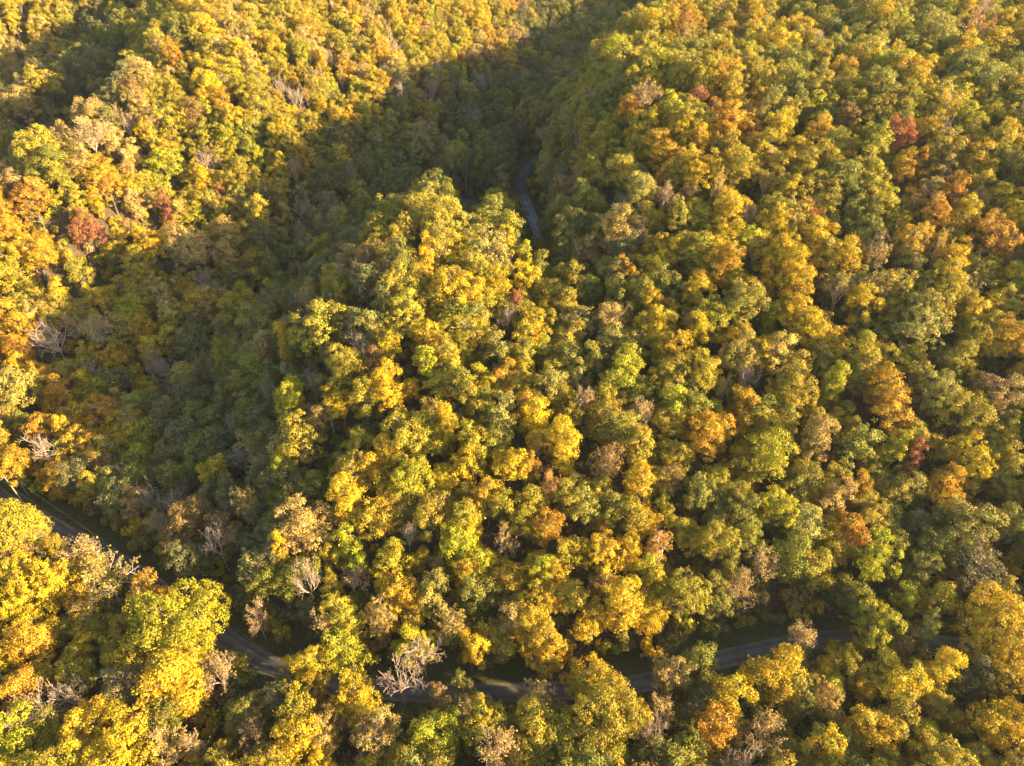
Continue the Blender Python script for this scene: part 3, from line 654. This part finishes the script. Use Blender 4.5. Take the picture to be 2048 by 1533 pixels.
# ------------------------------------------------------------------ masses: far forest, undergrowth, grass (one object each)
def scatter(name, label, shapes, pts, rot, scl, idx, tint, mat_first=None):
    """one object: copies of the shapes standing at the points"""
    c = bpy.data.collections.new(name + '_shapes')
    for k, me in enumerate(shapes): c.objects.link(bpy.data.objects.new('%s_shape_%02d' % (name, k), me))
    me = bpy.data.meshes.new(name); me.from_pydata([tuple(p) for p in pts], [], [])
    for nm, typ, v in (('turn', 'FLOAT_VECTOR', rot), ('size', 'FLOAT_VECTOR', scl)):
        at = me.attributes.new(nm, typ, 'POINT'); at.data.foreach_set('vector', np.asarray(v, np.float32).ravel())
    at = me.attributes.new('which', 'INT', 'POINT'); at.data.foreach_set('value', np.asarray(idx, np.int32))
    at = me.attributes.new('tint', 'FLOAT_COLOR', 'POINT'); at.data.foreach_set('color', np.c_[np.asarray(tint), np.ones(len(tint))].astype(np.float32).ravel())
    o = link(name, me); ng = bpy.data.node_groups.new(name, 'GeometryNodeTree')
    ng.interface.new_socket('Geometry', in_out='INPUT', socket_type='NodeSocketGeometry'); ng.interface.new_socket('Geometry', in_out='OUTPUT', socket_type='NodeSocketGeometry')
    N, Lk = ng.nodes, ng.links; gi = N.new('NodeGroupInput'); go = N.new('NodeGroupOutput')
    ci = N.new('GeometryNodeCollectionInfo'); ci.inputs['Collection'].default_value = c; ci.inputs['Separate Children'].default_value = True; ci.inputs['Reset Children'].default_value = True
    ip = N.new('GeometryNodeInstanceOnPoints'); ip.inputs['Pick Instance'].default_value = True
    def named(nm, ty):
        a = N.new('GeometryNodeInputNamedAttribute'); a.data_type = ty; a.inputs['Name'].default_value = nm; return a.outputs['Attribute']
    Lk.new(gi.outputs[0], ip.inputs['Points']); Lk.new(ci.outputs[0], ip.inputs['Instance'])
    Lk.new(named('which', 'INT'), ip.inputs['Instance Index'])
    Lk.new(named('turn', 'FLOAT_VECTOR'), ip.inputs['Rotation']); Lk.new(named('size', 'FLOAT_VECTOR'), ip.inputs['Scale'])
    Lk.new(ip.outputs[0], go.inputs[0])
    m = o.modifiers.new('scatter', 'NODES'); m.node_group = ng
    return tag(o, label, kind='stuff')

flat = []; index = {}
for kind, lst in SHAPES.items():
    for i, s in enumerate(lst): index[(kind, i)] = len(flat); flat.append(joined('mass_' + kind, s))
pts = []; rot = []; scl = []; idx = []; tint = []
for t in mass:
    kd, i = pick_shape(t, rr); s = SHAPES[kd][i]; k = t['r'] / s['R'] * 1.06
    pts.append((t['x'], t['y'], ground_z(t['x'], t['y']))); rot.append((rr.uniform(-.04, .04), rr.uniform(-.04, .04), rr.uniform(0, 6.283)))
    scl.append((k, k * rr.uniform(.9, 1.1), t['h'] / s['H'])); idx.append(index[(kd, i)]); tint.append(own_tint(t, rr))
scatter('forest', 'autumn forest filling the slopes between and beyond the nearer trees', flat, pts, rot, scl, idx, tint)

sh = []
for k in range(4):
    w, l = shrub(700 + k, 1.5, 2.2, 620); sh.append(joined('shrub', dict(wood=w, leaves=l, bark=BARK)))
pts = []; rot = []; scl = []; idx = []; tint = []
UC = 'EEDDGBTEGLYo'
rng = np.random.default_rng(5)
for gy in np.arange(14, 420, 3.1):
    for gx in np.arange(-300, 190, 3.1):
        x = gx + rng.uniform(-1.5, 1.5); y = gy + rng.uniform(-1.5, 1.5); u = rng.random(4)
        if x > 50 + 0.85 * y or x < -(30 + 0.78 * y): continue
        dl_ = dist_to(LOW, x, y); du_ = dist_to(UPR, x, y); k = int(np.argmin(np.hypot(LOW[:, 0] - x, LOW[:, 1] - y)))
        if dl_ < (4.6 if y > LOW[k, 1] else 3.6) or du_ < 3.6: continue
        edge = dl_ < 15 or du_ < 10
        if y > 240 and u[3] < 0.5: continue
        s = (0.6 + 0.9 * u[0]) * (1.35 if edge else 1.0)
        if blocks(x, y, s * 1.4, s * 2.4) or (0.0 < x < 7 and 198 < y < 256): continue
        pts.append((x, y, ground_z(x, y))); rot.append((0, 0, u[1] * 6.28)); scl.append((s, s, s * (0.8 + 0.5 * u[2]))); idx.append(int(u[3] * 997) % 4)
        tint.append(own_tint(dict(code=UC[int(u[2] * 0.999 * len(UC))]), rr))
print('undergrowth', len(pts))
scatter('undergrowth', 'low shrubs and saplings growing under and between the trees', sh, pts, rot, scl, idx, tint)

# ------------------------------------------------------------------ dead trees, poles, wires, the box by the road
def flat_at(px, py, z):
    dx = (px - 1024) / FPX; dy = -(py - 766) / FPX
    d = np.array([dx, math.cos(PITCH) + dy * math.sin(PITCH), -math.sin(PITCH) + dy * math.cos(PITCH)]); t = (z - CAM_H) / d[2]
    return d[0] * t, d[1] * t
x, y = SPECIAL[0][:2]
V, F = dead_pine(3, 17.0); me = np_mesh('dead_conifer', V, [F], [PALE_BARK], smooth=True)
o = link('dead_conifer', me); o.location = (x, y, ground_z(x, y))
tag(o, 'dead grey conifer with short bare side branches in the shaded valley', 'dead tree')
x, y = SPECIAL[1][:2]; W = Wood(); rg = np.random.default_rng(8)
W.tube(bent(rg, (0, 0, -0.4), (0.9, 0.5, 7.5), 6, 0.03), [0.34, 0.31, 0.28, 0.25, 0.2, 0.07], 8)
for k in range(5):
    a = k * 1.9; z = 2.5 + k; W.tube(bent(rg, (z * 0.12, z * 0.06, z), (z * 0.12 + math.cos(a) * 1.1, z * 0.06 + math.sin(a) * 1.1, z + 0.5), 3, 0.1), [0.1, 0.07, 0.03], 5)
V, F = W.arrays(); o = link('broken_snag', np_mesh('broken_snag', V, [F], [PALE_BARK], smooth=True)); o.location = (x, y, ground_z(x, y))
tag(o, 'pale broken trunk without a crown among the yellow trees at lower left', 'dead tree')

def plain(name, c, rough=0.6, metal=0.0):
    m, nt, bs, L = new_mat(name)
    f = noise_node(nt, 8.0, 4, 0.6, position(nt)); L.new(ramp(nt, f, [(0.3, tuple(v * 0.8 for v in c)), (0.7, c)]), bs.inputs['Base Color'])
    bs.inputs['Roughness'].default_value = rough; bs.inputs['Metallic'].default_value = metal; return m
POLE = plain('weathered_pole_wood', (0.36, 0.32, 0.27), 0.9); METAL = plain('grey_steel', (0.55, 0.56, 0.56), 0.45, 0.3)
WIRE = plain('aluminium_wire', (0.60, 0.60, 0.58), 0.5, 0.2); WHITE = plain('white_enamel', (0.80, 0.80, 0.78), 0.5); GLAZE = plain('brown_porcelain', (0.25, 0.12, 0.07), 0.3)
def box(W, c, s):
    c = np.array(c, float); s = np.array(s, float) / 2
    v = np.array([[i, j, k] for i in (-1, 1) for j in (-1, 1) for k in (-1, 1)]) * s + c
    W.V.append(v); W.F.append(np.array([[0, 1, 3, 2], [4, 6, 7, 5], [0, 4, 5, 1], [2, 3, 7, 6], [0, 2, 6, 4], [1, 5, 7, 3]]) + W.n); W.n += 8
def part(name, W, mat, parent, smooth=False):
    V, F = W.arrays(); return link(name, np_mesh(name, V, [F], [mat], smooth=smooth), parent)
def utility_pole(x, y, turn, h, label, transformer=False):
    o = bpy.data.objects.new('utility_pole', None); COL.objects.link(o); o.location = (x, y, ground_z(x, y)); o.rotation_euler = (0, 0, turn)
    tag(o, label, 'utility pole', 'utility poles along the lanes')
    W = Wood(); W.tube([(0, 0, -0.8), (0, 0, h * 0.5), (0, 0, h), (0, 0, h + 0.02)], [0.17, 0.145, 0.12, 0.01], 10); part('pole', W, POLE, o, True)
    W = Wood(); box(W, (0, 0.14, h - 0.55), (2.0, 0.10, 0.13)); ca = part('crossarm', W, POLE, o)
    for sx in (-0.85, 0.85):
        W = Wood(); W.tube([(sx, 0.14, h - 0.48), (sx, 0.14, h - 0.42), (sx, 0.14, h - 0.36), (sx, 0.14, h - 0.26)], [0.03, 0.07, 0.045, 0.055], 8); part('insulator', W, GLAZE, ca, True)
    if transformer:
        W = Wood(); W.tube([(0, -0.42, h - 2.2), (0, -0.42, h - 2.19), (0, -0.42, h - 1.25), (0, -0.42, h - 1.15), (0, -0.42, h - 1.14)], [0.02, 0.27, 0.27, 0.2, 0.01], 14)
        tf = part('transformer', W, WHITE, o, True)
        W = Wood(); W.tube([(0, -0.42, h - 1.15), (0, -0.42, h - 1.0), (0, -0.42, h - 0.85)], [0.05, 0.07, 0.03], 8); part('bushing', W, GLAZE, tf, True)
    return o
def along(px, py, z, want):
    x, y = flat_at(px, py, z); k = int(np.argmin(np.hypot(LOW[:, 0] - x, LOW[:, 1] - y))); v = np.array([x, y]) - LOW[k, :2]; L = np.linalg.norm(v)
    if L < want: x, y = LOW[k, :2] + v / max(L, .01) * want
    return float(x), float(y)
PO = [(*flat_at(6, 950, 10.5), 9.0, 'pale utility pole at the left edge above the lower road', False),
      (*along(576, 1336, 9.0, 2.6), 9.0, 'utility pole beside the lower road just left of a round yellow tree', False),
      (*along(1108, 1374, 9.0, 2.6), 9.0, 'utility pole with white transformer by the lower road at bottom centre', True)]
tops = []
for i, (x, y, h, lb, tf) in enumerate(PO):
    j = min(i + 1, 2); q = PO[j] if j != i else PO[i - 1]; turn = math.atan2(q[1] - y, q[0] - x) + math.pi / 2
    utility_pole(x, y, turn, h, lb, tf); tops.append((x, y, ground_z(x, y) + h - 0.26, turn))
for i in range(2):
    for sx, wd in ((-0.85, 'nearer'), (0.85, 'farther')):
        a = np.array([tops[i][0] + math.cos(tops[i][3]) * sx, tops[i][1] + math.sin(tops[i][3]) * sx, tops[i][2]])
        b = np.array([tops[i + 1][0] + math.cos(tops[i + 1][3]) * sx, tops[i + 1][1] + math.sin(tops[i + 1][3]) * sx, tops[i + 1][2]])
        if i == 1 and False: pass
        t = np.linspace(0, 1, 25)[:, None]; p = a + (b - a) * t; p[:, 2] -= (4 * t * (1 - t))[:, 0] * 0.9
        W = Wood(); W.tube(p, np.full(25, 0.006), 5); V, F = W.arrays(); o = link('power_line', np_mesh('power_line', V, [F], [WIRE], smooth=True))
        wd = 'upper' if sx > 0 else 'lower'
        tag(o, wd + ' thin wire ' + ('from the left edge pole to the pole by the yellow tree' if i == 0 else 'between the yellow tree pole and the transformer pole'), 'power line', 'power lines over the lower road')
utility_pole(-8.6, 208.0, 0.4, 8.0, 'pale pole standing inside the hairpin bend of the upper road')
utility_pole(-19.5, 235.0, 0.9, 8.0, 'dark slender pole behind the pointed yellow treetop in the valley')
# white box on a post on the grassy bank
x, y = along(1296, 1334, 1.5, 4.5); o = bpy.data.objects.new('roadside_box', None); COL.objects.link(o); o.location = (x, y, ground_z(x, y)); o.rotation_euler = (0, 0, 0.3)
tag(o, 'small white box on a post on the grassy bank above the lower road', 'roadside box')
W = Wood(); W.tube([(0, 0, -0.3), (0, 0, 0.8), (0, 0, 1.25)], [0.06, 0.06, 0.05], 8); part('post', W, METAL, o, True)
W = Wood(); box(W, (0, 0, 1.35), (0.60, 0.40, 0.75)); bb = part('cabinet', W, WHITE, o)
W = Wood(); box(W, (0, 0, 1.745), (0.68, 0.48, 0.05)); part('lid', W, METAL, bb)
W = Wood(); box(W, (0, -0.205, 1.35), (0.50, 0.016, 0.62)); part('door', W, WHITE, bb)

# ------------------------------------------------------------------ grass of the mown strips, as one mass of tufts
def tuft(seed):
    rg = np.random.default_rng(seed); n = 26; C = np.c_[rg.normal(size=(n, 2)) * 0.16, np.zeros(n)]; a = rg.random(n) * 6.28
    d = np.c_[np.cos(a), np.sin(a), np.zeros(n)] * 0.018; tip = C + np.c_[rg.normal(size=(n, 2)) * 0.08, 0.10 + 0.14 * rg.random(n)]
    V = np.stack([C - d, C + d, tip], 1).reshape(-1, 3); return np_mesh('tuft', V, [np.arange(3 * n).reshape(n, 3)], [LEAF_MASS], attrs={'tone': rg.random(n), 'spray': rg.random(n)})
pts = []; rot = []; scl = []; idx = []; tint = []; rng = np.random.default_rng(31)
for path, wid in ((LOW, 7.5), (UPR, 4.6)):
    for p, q in zip(path[:-1], path[1:]):
        L = np.hypot(*(q - p)[:2]); n = np.array([-(q - p)[1], (q - p)[0]]) / L
        if abs(p[0]) > 130 or (path is UPR and p[0] < -40) or p[1] > 300: continue
        for _ in range(int(L * 26)):
            s = rng.uniform(1.85, wid) * rng.choice([-1, 1]); c = p[:2] + (q - p)[:2] * rng.random() + n * s
            if path is LOW and s * np.sign(n[1]) < -4: continue
            pts.append((c[0], c[1], ground_z(*c))); rot.append((0, 0, rng.random() * 6.28)); k = 0.8 + 0.9 * rng.random(); scl.append((k, k, k)); idx.append(int(rng.integers(3)))
            tint.append(((0.10, 0.12, 0.03), (0.16, 0.15, 0.045), (0.24, 0.19, 0.08))[int(rng.choice(3, p=[.45, .4, .15]))])
scatter('grass', 'short autumn grass on the strips beside the lanes', [tuft(k) for k in range(3)], pts, rot, scl, idx, tint)

# ------------------------------------------------------------------ thin evening haze in the valley air
hm = bpy.data.materials.new('haze_air'); hm.use_nodes = True; hn = hm.node_tree
for n in list(hn.nodes):
    if n.type == 'BSDF_PRINCIPLED': hn.nodes.remove(n)
pv = hn.nodes.new('ShaderNodeVolumePrincipled'); pv.inputs['Color'].default_value = (0.80, 0.90, 1.0, 1); pv.inputs['Density'].default_value = 0.00007
pv.inputs['Anisotropy'].default_value = 0.2
hn.links.new(pv.outputs[0], hn.nodes['Material Output'].inputs['Volume'])
x0, x1, y0, y1 = float(XS[0]) - 5, float(XS[-1]) + 5, float(YS[0]) - 5, float(YS[-1]) + 5; z0, z1 = float(MZ.min()) - 1.5, max(CAM_H, float(MZ.max()) + 24) + 3
V = np.array([(x, y, z) for x in (x0, x1) for y in (y0, y1) for z in (z0, z1)])
me = np_mesh('haze', V, [np.array([[0, 1, 3, 2], [4, 6, 7, 5], [0, 4, 5, 1], [2, 3, 7, 6], [0, 2, 6, 4], [1, 5, 7, 3]])], [hm])
tag(link('haze', me), 'thin evening haze in the valley air', kind='stuff')
print('haze', z0, z1)
